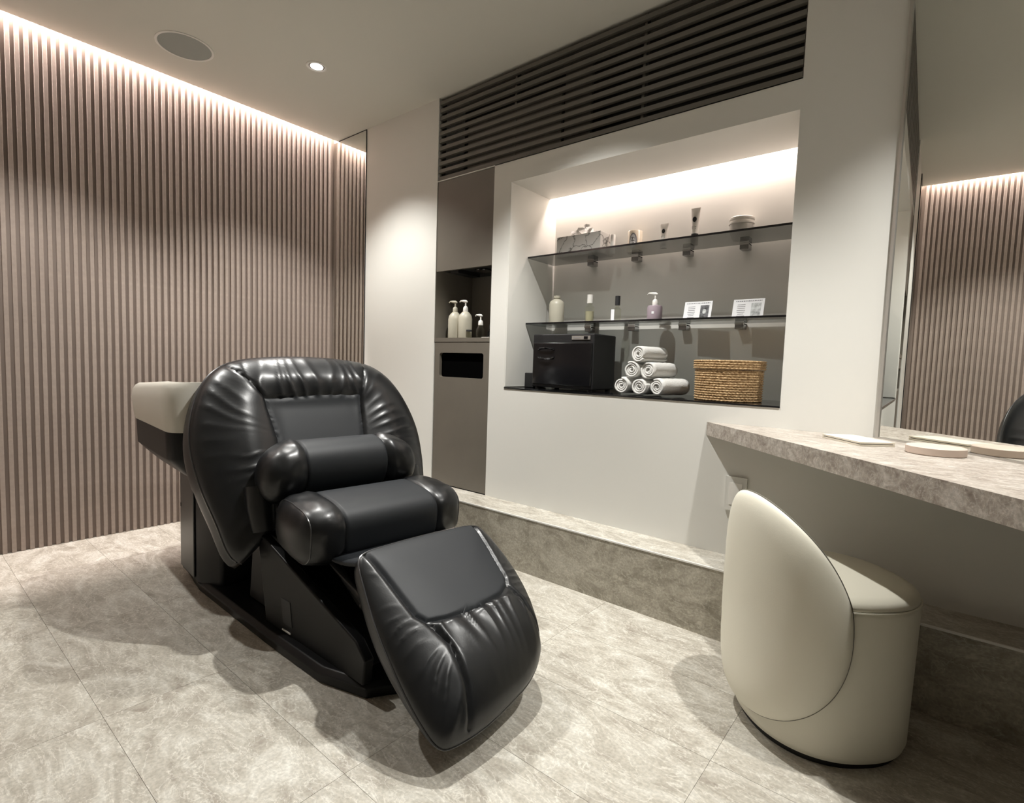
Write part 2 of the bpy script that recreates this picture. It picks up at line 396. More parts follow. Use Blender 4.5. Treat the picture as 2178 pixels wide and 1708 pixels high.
# ---------------------------------------------------------------- niche shelves
obj('niche_base_glass', BX(NX0 + .001, NX1 - .001, YB - .003, NY - .002, NZ0, NZ0 + .006), 'black', None)
tag(bpy.data.objects['niche_base_glass'], 'black glossy glass sheet lining the bottom of the niche', 'shelf')
def shelf(z, label, brx):
    t = thing('glass_shelf', label, 'shelf', ((NX0 + NX1) / 2, 2.27, z), group='glass shelves in the niche')
    hwid = (NX1 - NX0) / 2 - .008
    obj('glass_pane', BX(-hwid, hwid, 2.147 - 2.27, NY - .018 - 2.27, -.008, 0), 'shelf', t)
    obj('polished_edge', BX(-hwid, hwid, 2.1445 - 2.27, 2.147 - 2.27, -.008, 0), 'black', t)
    for x in brx:
        b = obj('bracket', BX(-.018, .018, 2.345 - 2.27, NY - .001 - 2.27, -.034, -.0085), 'dchrome', t, bevel=.002); b.location = (x - (NX0 + NX1) / 2, 0, 0)
        obj('bracket_lip', BX(-.018, .018, 2.342 - 2.27, NY - .001 - 2.27, -.0145, -.0085), 'chrome', b)
    return t
SX = (-1.436, -1.19, -.937, -.690)
shelf(1.480, 'upper grey tinted glass shelf carrying tissue box and tubes', SX)
shelf(1.146, 'lower grey tinted glass shelf carrying bottles and cards', SX)
Z1, Z2, Z0 = 1.4805, 1.1465, NZ0 + .0065

# items on the upper shelf
t = thing('tissue_box', 'grey veined marble tissue box on the upper glass shelf', 'tissue box', (-1.448, 2.305, Z1), math.radians(-2))
obj('box_body', BX(-.130, .130, -.063, .063, 0, .104), 'marble', t, bevel=.003)
ts = bmesh.new()
for q, (ax, ay, hh, tw) in enumerate([(-.035, 0, .06, .5), (.0, .01, .075, -.4), (.03, -.005, .05, 1.0)]):
    nseg = 8; rows = []
    for a in range(5):
        f = a / 4; rows.append([ts.verts.new((ax + (k / nseg - .5) * (.05 + .05 * f) * math.cos(tw) + .008 * math.sin(k * 2.1 + q + f * 3), ay + (k / nseg - .5) * (.05 + .05 * f) * math.sin(tw) + .008 * math.cos(k * 1.7 + f * 2 + q), .100 + .9 * hh * f * (1 - .55 * abs(k / nseg - .5) * 2 * (.6 + .4 * math.sin(q + k))))) for k in range(nseg + 1)])
    for A, B in zip(rows, rows[1:]):
        for k in range(nseg): ts.faces.new([A[k], A[k + 1], B[k + 1], B[k]])
obj('tissue', ts, 'towel', t, smooth=True, autos=False)
t = thing('white_bottle', 'small white bottle beside the right end of the tissue box', 'bottle', (-1.287, 2.30, Z1)); t.scale = (.9, .9, 1.7)
obj('bottle_body', lathe(bmesh.new(), [(0, 0), (.012, 0), (.013, .003), (.013, .05), (.011, .054), (0, .054)], 20), 'whitem', t, smooth=True)
t = thing('scented_candle', 'cream candle glass with an oval printed label', 'candle', (-1.193, 2.345, Z1)); t.scale = (.97, .97, 1.2)
obj('candle_glass', lathe(bmesh.new(), [(0, 0), (.031, 0), (.035, .003), (.036, .084), (.034, .087), (.032, .084), (.031, .07), (0, .07)], 36), 'wax', t, smooth=True)
def wraplabel(poly, R, a0, z0, th=.0006):
    """flat polygon (x,z) wrapped around a vertical cylinder of radius R facing angle a0"""
    bm = bmesh.new(); v = []
    for x, z in poly:
        a = a0 + x / R; v.append(bm.verts.new(((R + th) * math.cos(a), (R + th) * math.sin(a), z0 + z)))
    c = bm.verts.new(((R + th) * math.cos(a0), (R + th) * math.sin(a0), z0 + sum(p[1] for p in poly) / len(poly)))
    for i in range(len(v)): bm.faces.new([c, v[i], v[(i + 1) % len(v)]])
    return bm
def wrapring(pa, pb, R, a0, z0, th):
    bm = bmesh.new(); A = []; B = []
    for L_, q in ((A, pa), (B, pb)):
        for x, z in q: a = a0 + x / R; L_.append(bm.verts.new(((R + th) * math.cos(a), (R + th) * math.sin(a), z0 + z)))
    n = len(A)
    for i in range(n): bm.faces.new([A[i], A[(i + 1) % n], B[(i + 1) % n], B[i]])
    return bm
def oval(rx, rz, n=28): return [(rx * math.cos(2 * PI * i / n), rz * math.sin(2 * PI * i / n)) for i in range(n)]
fa = math.radians(-78)
lb = obj('label', wraplabel(oval(.019, .031), .0362, fa, .044), 'card', t)
obj('label_border', wrapring(oval(.019, .031), oval(.015, .026), .0362, fa, .044, .0012), 'ink', lb)
text('label_print', '22', .022, 'inkd', lb, ((.0362 + .0016) * math.cos(fa), (.0362 + .0016) * math.sin(fa), .05), (PI / 2, 0, fa + PI / 2), sx=.75)
text('label_print', '27', .016, 'inkd', lb, ((.0362 + .0016) * math.cos(fa), (.0362 + .0016) * math.sin(fa), .032), (PI / 2, 0, fa + PI / 2), sx=.75)
def tubeprod(x, y, hgt, wtop, label, capc, mark, rz):
    t = thing('cream_tube', label, 'tube', (x, y, Z1), rz, 'white cosmetic tubes on the upper shelf')
    ch = hgt * .29
    obj('cap', lathe(bmesh.new(), [(0, 0), (wtop * .36, 0), (wtop * .38, .002), (wtop * .34, ch), (0, ch)], 24), capc, t, smooth=True)
    bm = bmesh.new(); rings = []
    for k in range(9):
        f = k / 8; hwx = wtop * (.36 + .14 * f); hwy = wtop * .36 * (1 - f) ** .75 + .0012
        rings.append([bm.verts.new((hwx * math.cos(2 * PI * i / 24), hwy * math.sin(2 * PI * i / 24), ch + (hgt - ch) * f)) for i in range(24)])
    for A, B in zip(rings, rings[1:]):
        for i in range(24): bm.faces.new([A[i], A[(i + 1) % 24], B[(i + 1) % 24], B[i]])
    bm.faces.new(rings[0][::-1]); bm.faces.new(rings[-1])
    b = obj('tube_body', bm, 'tube', t, smooth=True)
    # printed emblem on the front
    zz = ch + (hgt - ch) * .55; yy = -(wtop * .36 * .45 ** .75 + .0012) - .0016
    o = obj('printed_emblem', prism(bmesh.new(), oval(wtop * .20 * mark, wtop * .27 * mark, 20), 1, yy - .0004, yy + .003), 'inkd', b); o.location = (0, 0, zz)
    for q in range(2): obj('printed_line', BX(-wtop * .22, wtop * .22, -wtop * .31, -wtop * .28, ch + (hgt - ch) * (.18 + q * .07), ch + (hgt - ch) * (.20 + q * .07)), 'ink', b)
    return t
tubeprod(-1.031, 2.31, .110, .041, 'short white cream tube with small black print', 'gbowl', .9, 0)
tubeprod(-.890, 2.31, .157, .043, 'tall white cream tube with black cap and emblem', 'inkd', 1.0, 0)
t = thing('lidded_jar', 'rounded grey jar with flat ridged lid at the right end', 'jar', (-.702, 2.335, Z1)); t.scale = (.72, .72, .97)
obj('jar_body', lathe(bmesh.new(), [(0, 0), (.040, 0), (.050, .010), (.062, .034), (.067, .058), (.066, .064), (0, .064)], 40), 'gbowl', t, smooth=True)
obj('jar_lid', lathe(bmesh.new(), [(.066, .0645), (.070, .067), (.070, .074), (.064, .077), (.064, .082), (.069, .085), (.069, .092), (.060, .097), (0, .099)], 40), 'tube', t, smooth=True)

# items on the lower shelf
def simple_bottle(x, y, prof, m, label, caps=(), grp=None, z=Z2, name='cosmetic_bottle', cat='bottle', sc=1):
    t = thing(name, label, cat, (x, y, z), group=grp); t.scale = (sc, sc, sc)
    obj('bottle_body', lathe(bmesh.new(), prof, 32), m, t, smooth=True)
    for nm, pr, mm in caps: obj(nm, lathe(bmesh.new(), pr, 28), mm, t, smooth=True)
    return t
simple_bottle(-1.588, 2.28, [(0, 0), (.031, 0), (.033, .004), (.033, .085), (.029, .098), (.018, .106), (.012, .109), (.012, .116), (0, .116)], 'creamb', 'matt cream bottle with short neck at the left end of the lower shelf', [('bottle_cap', [(.013, .112), (.015, .113), (.015, .123), (0, .123)], 'creamb')], sc=1.2)
simple_bottle(-1.388, 2.28, [(0, 0), (.019, 0), (.020, .003), (.020, .066), (.012, .073), (.010, .082), (0, .082)], 'clear', 'clear glass bottle with tall white cap', [('bottle_cap', [(0, .083), (.0125, .083), (.0125, .118), (0, .118)], 'whitem'), ('yellow_liquid', [(0, .004), (.017, .004), (.017, .05), (0, .05)], 'liquid')], sc=1.2)
t = simple_bottle(-1.235, 2.28, [(0, 0), (.017, 0), (.018, .003), (.018, .060), (.010, .066), (.008, .076), (0, .076)], 'clear', 'small glass bottle with black cap and white label', [('bottle_cap', [(0, .077), (.011, .077), (.011, .118), (0, .118)], 'inkd')], sc=1.08)
obj('paper_label', BX(-.020, -.004, -.0195, -.0185, .004, .058), 'card', t)
def pump_bottle(x, y, z, prof, m, hz, label, grp=None, headm='whitem', s=1., rz=PI, sq=None, name='pump_bottle'):
    """prof: bottle body; hz: height where the pump starts"""
    t = thing(name, label, 'bottle', (x, y, z), rz, grp)
    obj('bottle_body', lathe(bmesh.new(), prof, 32), m, t, smooth=True)
    obj('pump_collar', lathe(bmesh.new(), [(0, hz), (.014 * s, hz), (.0145 * s, hz + .004 * s), (.013 * s, hz + .022 * s), (.008 * s, hz + .028 * s), (.0042 * s, hz + .030 * s), (.0042 * s, hz + .050 * s), (0, hz + .05 * s)], 24), headm, t, smooth=True)
    bm = bmesh.new(); tube(bm, [(-.012 * s, 0, hz + .052 * s), (0, 0, hz + .055 * s), (.018 * s, 0, hz + .058 * s), (.034 * s, 0, hz + .059 * s), (.042 * s, 0, hz + .053 * s)], [.004 * s, .0085 * s, .0065 * s, .0042 * s, .0034 * s], 12)
    obj('pump_head', bm, headm, t, smooth=True)
    return t
t = pump_bottle(-1.044, 2.28, Z2, [(0, 0), (.035, 0), (.037, .004), (.037, .070), (.034, .078), (.016, .082), (0, .082)], 'lilac', .082, 'dusty lilac pump bottle with white pump on the lower shelf', s=1.0); t.scale = (.92, .92, .92)
obj('label_square', wraplabel([(-.006, -.006), (.006, -.006), (.006, .006), (-.006, .006)], .0372, math.radians(100), .042), 'card', t)
def card(x, y, label, photo):
    t = thing('menu_card', label, 'card', (x, y, Z2), math.radians(-4), 'white printed cards on the lower shelf')
    tilt = .22
    b = obj('card_sheet', BX(-.062, .062, -.0012, .0012, 0, .084), 'card', t); b.rotation_euler = (-tilt, 0, 0); b.location = (0, 0, .0016)
    s = obj('card_stand', prism(bmesh.new(), [(.0, .001), (.034, .001), (.017, .058)], 0, -.012, .012), 'clear', t)
    rnd = random.Random(3)
    bm = bmesh.new(); xx = -.052
    while xx < .050:
        wd = rnd.uniform(.003, .008); box(bm, xx, min(xx + wd, .052), -.0018, -.0011, .074, .0775); xx += wd + .0025
    obj('card_heading', bm, 'ink', b)
    bm = bmesh.new()
    for r_ in range(7):
        wdt = rnd.uniform(.022, .036); box(bm, -.028 - wdt / 2, -.028 + wdt / 2, -.0018, -.0011, .012 + r_ * .008, .0138 + r_ * .008)
    obj('card_text', bm, 'ink', b)
    obj('card_picture', BX(.012, .050, -.0018, -.0011, .010, .066), photo, b)
    if photo == 'photod': obj('picture_motif', prism(bmesh.new(), oval(.008, .011, 16), 1, -.0024, -.0017), 'photo', b).location = (.031, 0, .038)
    return t
card(-.851, 2.28, 'white printed card with a dark picture', 'photod')
card(-.643, 2.28, 'white printed card with a pale grey picture', 'photo')

# items at the bottom of the niche
t = thing('towel_warmer', 'black box-shaped towel warmer with handle on the niche floor', 'towel warmer', (-1.425, 2.20, Z0))
obj('housing', BX(-.175, .175, -.096, .11, .008, .268), 'blackm', t, bevel=.006)
d = obj('door', BX(-.166, .170, -.107, -.097, .022, .226), 'black', t, bevel=.004)
for zz, cc in ((.196, 1), (.150, -1)):
    o = obj('handle', tube(bmesh.new(), [(-.045, -.002, -.006 * cc), (-.035, -.010, .001 * cc), (0, -.013, .003 * cc), (.035, -.010, .001 * cc), (.045, -.002, -.006 * cc)], .0042, 8), 'black', d, smooth=True); o.location = (-.085, -.107, zz)
cp = obj('control_panel', BX(.055, .155, -.0995, -.0955, .240, .258), 'mframe', t)
obj('switch', BX(.122, .142, -.102, -.099, .243, .255), 'black', cp); obj('panel_line', BX(.064, .105, -.1005, -.099, .247, .250), 'ink', cp)
for x in (-.15, .15):
    for yy in (-.08, .09): o = obj('foot', lathe(bmesh.new(), [(0, 0), (.012, 0), (.012, .009), (0, .009)], 14), 'blackm', t); o.location = (x, yy, 0)
tag(obj('adapter_box', BX(-1.668, -1.608, 2.13, 2.24, Z0, Z0 + .075), 'blackm', bevel=.004), 'small black box left of the towel warmer', 'box')

def towel_mesh(seed, R=.0385, Ln=.17):
    rnd = random.Random(seed); bm = bmesh.new(); turns = 3.1; n = 90; r0 = .006; th = .0085
    ph = rnd.uniform(0, 6.28)
    def ctr(i):
        f = i / n; a = ph + f * turns * 2 * PI; r = r0 + (R - th / 2 - r0) * f
        w_ = 1 + .05 * math.sin(2 * a + ph) * f
        return Vector((r * w_ * math.cos(a), 0, r * math.sin(a) * .95)), Vector((math.cos(a), 0, math.sin(a)))
    ny = 10; layers = []
    for j in range(ny + 1):
        y_ = -Ln / 2 + Ln * j / ny; ring = []
        fl = .0035 * math.sin(j * 1.3 + seed); 
        edge = min(j, ny - j); te = th * (.75 if edge == 0 else 1)
        for i in range(n + 1):
            c, u = ctr(i); y2 = y_ + (.004 * noise.noise(Vector((i * .12, seed * 3.1, j * .1))) + (.010 * (1 - i / n)) * (1 if j == 0 else 0) * .4)
            nz = .0022 * noise.noise(Vector((c.x * 60, j * .9 + seed, c.z * 60)))
            ring.append((c + u * (te / 2 + nz + (.0015 if i > n * .7 else 0)) + Vector((0, y2, 0)), c - u * te / 2 + Vector((0, y2, 0))))
        layers.append([(bm.verts.new(a), bm.verts.new(b)) for a, b in ring])
    for A, B in zip(layers, layers[1:]):
        for i in range(n):
            bm.faces.new([A[i][0], A[i + 1][0], B[i + 1][0], B[i][0]]); bm.faces.new([A[i][1], B[i][1], B[i + 1][1], A[i + 1][1]])
        bm.faces.new([A[n][0], A[n][1], B[n][1], B[n][0]]); bm.faces.new([A[0][0], B[0][0], B[0][1], A[0][1]])
    for A, s in ((layers[0], 1), (layers[-1], -1)):
        for i in range(n): bm.faces.new([A[i][0], A[i][1], A[i + 1][1], A[i + 1][0]])
    return bm
TWL = [(-1.086, 2.170, 0, 'white rolled towel at the left of the bottom row', -.12), (-1.000, 2.165, 0, 'white rolled towel in the middle of the bottom row', -.1), (-.905, 2.165, 0, 'white rolled towel at the right of the bottom row', -.30),
       (-1.044, 2.175, 1, 'white rolled towel at the left of the middle row', -.1), (-.958, 2.175, 1, 'white rolled towel at the right of the middle row', -.2), (-1.003, 2.17, 2, 'white rolled towel on top of the pile', -.22)]
for k, (x, y_, row, lab, rz) in enumerate(TWL):
    o = obj('rolled_towel', towel_mesh(k + 1), 'towel', smooth=True, autos=False); o.location = (x, y_, Z0 + .039 + row * .0700); o.rotation_euler = (0, 0, rz)
    tag(o, lab, 'towel', 'rolled towels stacked in the niche')

# basket
bk = thing('lidded_basket', 'round woven jute basket with lid on the niche floor', 'basket', (-.662, 2.155, Z0))
def woven(R, z0, z1, rows, amp, closed_top=False, flare=0):
    bm = bmesh.new(); seg = 216; prof_n = 8; rings = []
    for q in range(rows):
        for k in range(prof_n):
            f = (q + k / prof_n) / rows; z = z0 + (z1 - z0) * f; loc = math.sin(PI * (k + .5) / prof_n)
            ring = []
            for i in range(seg):
                a = 2 * PI * i / seg
                sgn = 1 if q % 2 else -1
                br = abs(math.sin(seg / 8 * a + sgn * (k / prof_n) * PI * .9 + q * .6))
                r = R * (1 + flare * f) + amp * (loc * .35 + 1.05 * br * loc) + .0012 * noise.noise(Vector((math.cos(a) * 9, math.sin(a) * 9, z * 120)))
                ring.append(bm.verts.new((r * math.cos(a), r * math.sin(a), z)))
            rings.append(ring)
    for A, B in zip(rings, rings[1:]):
        for i in range(seg): bm.faces.new([A[i], A[(i + 1) % seg], B[(i + 1) % seg], B[i]])
    bm.faces.new(rings[0][::-1])
    if closed_top: bm.faces.new(rings[-1])
    return bm
obj('basket_body', woven(.120, .0, .122, 13, .0045, flare=.02), 'jute', bk, smooth=True, autos=False)
ld = obj('lid', woven(.1285, .122, .158, 4, .0045, True), 'jute', bk, smooth=True, autos=False)

# items on the cabinet shelf
ZC = ST + .8145
GB = 'bottles on the taupe cabinet shelf'
cream_prof = [(0, 0), (.036, 0), (.038, .004), (.038, .105), (.034, .124), (.024, .138), (.015, .146), (0, .146)]
pump_bottle(-2.130, 2.075, ZC, cream_prof, 'creamb', .146, 'tall cream pump bottle, leftmost on the taupe cabinet shelf', GB, 'creamb', rz=PI + .2)
pump_bottle(-2.050, 2.075, ZC, cream_prof, 'creamb', .146, 'tall cream pump bottle beside the small clear pump bottle', GB, 'whitem', rz=PI + .1)
pump_bottle(-1.958, 2.100, ZC, [(0, 0), (.022, 0), (.024, .003), (.024, .05), (.016, .062), (.012, .072), (0, .072)], 'clear', .072, 'small clear pump bottle with white pump', GB, 'whitem', .95, rz=PI)
simple_bottle(-1.905, 2.12, [(0, 0), (.014, 0), (.015, .003), (.015, .035), (.007, .042), (.006, .052), (0, .052)], 'black', 'tiny black dropper bottle on the cabinet shelf', [('dropper_cap', [(0, .053), (.007, .053), (.007, .062), (.004, .075), (0, .078)], 'inkd')], GB, ZC)
simple_bottle(-2.000, 2.055, [(0, 0), (.015, 0), (.016, .002), (.016, .035), (0, .035)], 'clear', 'low clear glass jar with dark lid before the pump bottles', [('jar_lid', [(0, .036), (.016, .036), (.016, .045), (0, .045)], 'inkd')], GB, ZC)
tag(obj('small_tray', BX(-1.885, -1.83, 2.03, 2.10, ZC, ZC + .004), 'tube'), 'thin pale tray at the right end of the cabinet shelf', 'tray')

# outlet
t = thing('wall_outlet', 'beige double switch plate on the wall under the counter', 'outlet', (-.561, YB, .485))
obj('cover_plate', prism(bmesh.new(), rrect(.075, .125, .003, 3), 1, -.010, -.0005), 'wall', t)
obj('socket', BX(-.022, .022, -.012, -.010, -.04, .04), 'whitem', t)

# ---------------------------------------------------------------- ceiling fittings
def downlight(x, y, lit, label, r=.048):
    t = thing('recessed_downlight', label, 'downlight', (x, y, H), group='recessed ceiling downlights')
    obj('trim_ring', lathe(bmesh.new(), [(r, 0), (r, -.0035), (r - .004, -.005), (r - .010, -.0035), (r - .011, .0)], 40), 'whitem', t, smooth=True)
    obj('reflector', lathe(bmesh.new(), [(r - .010, -.001), (r - .014, -.0028), (r - .020, -.0015)], 40), 'chrome', t, smooth=True)
    obj('lamp_lens', lathe(bmesh.new(), [(0, -.0030), (r - .019, -.0028), (r - .019, -.001), (0, -.001)], 32), 'lampglow', t)
    return t
downlight(-2.475, 1.43, 1, 'glowing round downlight in the ceiling')
downlight(-1.2, 1.43, 1, 'round downlight above the recliner foot'); downlight(.05, 1.43, 1, 'round downlight above the stool'); downlight(-2.47, .42, 1, 'round downlight near the slatted wall')
t = thing('ceiling_speaker', 'round grey ceiling speaker with thin white rim', 'speaker', (-2.826, .972, H))
obj('rim', lathe(bmesh.new(), [(.118, 0), (.118, -.004), (.112, -.0055), (.108, -.004), (.108, 0)], 64), 'whitem', t, smooth=True)
obj('speaker_grille', lathe(bmesh.new(), [(0, -.0035), (.1075, -.003), (.1075, -.0005), (0, -.0005)], 64), 'grille', t)

# ---------------------------------------------------------------- counter and mirror
ct = thing('stone_counter', 'wedge-shaped grey stone dressing counter below the big mirror', 'counter', (-.165, YB, CZ))
tip = Vector((-.682, YB - .0005)); far = MC + MD * ML
fr = tip + Vector((math.cos(math.radians(-46)), math.sin(math.radians(-46)))) * 1.9
poly = [(tip.x + .165, tip.y - YB), (fr.x + .165, fr.y - YB), (min(XR - .01, fr.x + .75) + .165, fr.y + .30 - YB), (min(XR - .01, fr.x + .75) + .165, -.0005)]
obj('counter_slab', prism(bmesh.new(), poly, 2, -.050, 0), 'counter', ct)
mt = thing('dressing_mirror', 'large frameless dressing mirror standing on the stone counter', 'mirror', (MC.x, MC.y, CZ), PH)
# local x along the mirror, local -y to the room
obj('mirror_pane', BX(.030, ML - .02, -.003, .008, .006, H - CZ - .003), 'mirror', mt)
obj('side_strip', BX(.018, .0295, -.006, .008, .0, H - CZ - .003), 'mframe', mt)
obj('bottom_ledge', BX(.0296, ML - .02, -.005, .008, .0, .0055), 'mframe', mt)
t = thing('flat_tray', 'thin rectangular cream tray of two stacked plates on the counter', 'tray', (-.185, 1.805, CZ + .0005), math.radians(-50))
def cbox(name, g, z0, z1, m): return obj(name, prism(bmesh.new(), rrect(.175 - g, .10 - g, .006, 4), 2, z0, z1), m, t)
cbox('lower_plate', 0, 0, .0045, 'puck'); cbox('gap_shade', .006, .0045, .0065, 'gapshade'); cbox('upper_plate', 0, .0065, .011, 'puck')  # black sheet between the plates paints the shade of the gap
t = thing('round_dish', 'thick round beige dish on the counter before the mirror', 'dish', (-.006, 1.705, CZ + .0005))
obj('dish_body', lathe(bmesh.new(), [(0, 0), (.060, 0), (.062, .002), (.062, .018), (.060, .020), (.055, .0205), (0, .0195)], 56), 'puck2', t, smooth=True)

# ================================================================== STOOL
SCx, SCy = -.213, 1.592
st = thing('round_stool', 'cream leather tub stool with rounded back at the counter', 'stool', (SCx, SCy, 0), math.radians(45))
# local +x looks to the counter; the back wraps around local -x
def sq(a, R, ex=2.25, kx=1.0):
    c, s = math.cos(a), math.sin(a); return R / ((abs(c) ** ex + abs(s) ** ex) ** (1 / ex))
def ring_body(levels, seg=96):
    bm = bmesh.new(); rings = []
    for R, z in levels:
        if R < 1e-5: rings.append([bm.verts.new((0, 0, z))]); continue
        rings.append([bm.verts.new((sq(2 * PI * i / seg, R) * math.cos(2 * PI * i / seg), sq(2 * PI * i / seg, R) * math.sin(2 * PI * i / seg), z)) for i in range(seg)])
    for A, B in zip(rings, rings[1:]):
        for i in range(seg):
            if len(B) == 1: bm.faces.new([A[i], A[(i + 1) % seg], B[0]])
            elif len(A) == 1: bm.faces.new([A[0], B[i], B[(i + 1) % seg]])
            else: bm.faces.new([A[i], A[(i + 1) % seg], B[(i + 1) % seg], B[i]])
    if len(rings[0]) > 1: bm.faces.new(rings[0][::-1])
    return bm
obj('base_ring', ring_body([(.180, 0), (.180, .012), (0, .012)]), 'blackm', st, smooth=True)
bl = [(.181, .012), (.190, .018), (.195, .034)] + [(.195 + .006 * k / 8, .034 + (.376 - .034) * k / 8) for k in range(1, 9)] + [(.2005, .383), (.198, .388)]
obj('body', ring_body(bl + [(0, .388)]), 'cream', st, smooth=True)
sl = [(.1975, .3885), (.1995, .392), (.1975, .400), (.190, .408), (.170, .4135), (.14, .417), (.08, .419), (0, .4195)]
obj('seat_cushion', ring_body([(0, .3885)] + sl), 'cream', st, smooth=True, autos=False)
obj('seat_piping', tube(bmesh.new(), [(sq(2 * PI * i / 96, .2005) * math.cos(2 * PI * i / 96), sq(2 * PI * i / 96, .2005) * math.sin(2 * PI * i / 96), .3885) for i in range(96)], .0022, 6, True), 'cream', st, smooth=True)
# backrest shell
BA, BZ, BH = math.radians(71), .320, .300
def back_pt(r, th, side):
    ct_, sn = math.cos(th), math.sin(th)
    ex = 2.15; q = 1 / ((abs(ct_) ** ex + abs(sn) ** ex) ** (1 / ex))
    a = BA * r * q * ct_; z = BZ + (BH if sn > 0 else BH * .87) * r * q * sn
    A = PI + a * (1 - .10 * max(0, (z - .40)) / .2)
    R0 = sq(A, .203) + .006
    hh = math.sqrt(max(0, 1 - r ** 5))
    R = R0 + (.030 * hh if side > 0 else -.030 * hh)
    return Vector((R * math.cos(A), R * math.sin(A), z))
def shell(side):
    bm = bmesh.new(); seg = 128; rs = [0, .15, .3, .45, .6, .7, .78, .85, .9, .94, .965, .985, .996, 1.]; prev = None
    for r in rs:
        cur = [bm.verts.new(back_pt(r, 2 * PI * i / seg, side)) for i in range(seg)] if r > 0 else [bm.verts.new(back_pt(0, 0, side))]
        if prev:
            for i in range(seg):
                if len(prev) == 1: bm.faces.new([prev[0], cur[i], cur[(i + 1) % seg]])
                else: bm.faces.new([prev[i], cur[i], cur[(i + 1) % seg], prev[(i + 1) % seg]])
        prev = cur
    return bm
obj('backrest', shell(1), 'cream', st, smooth=True, autos=False)
obj('inner_back', shell(-1), 'cream', st, smooth=True, autos=False)
pp = [back_pt(1.0, 2 * PI * i / 160, 1) for i in range(160)]
obj('back_piping', tube(bmesh.new(), pp, .0022, 6, True), 'creamseam', st, smooth=True)

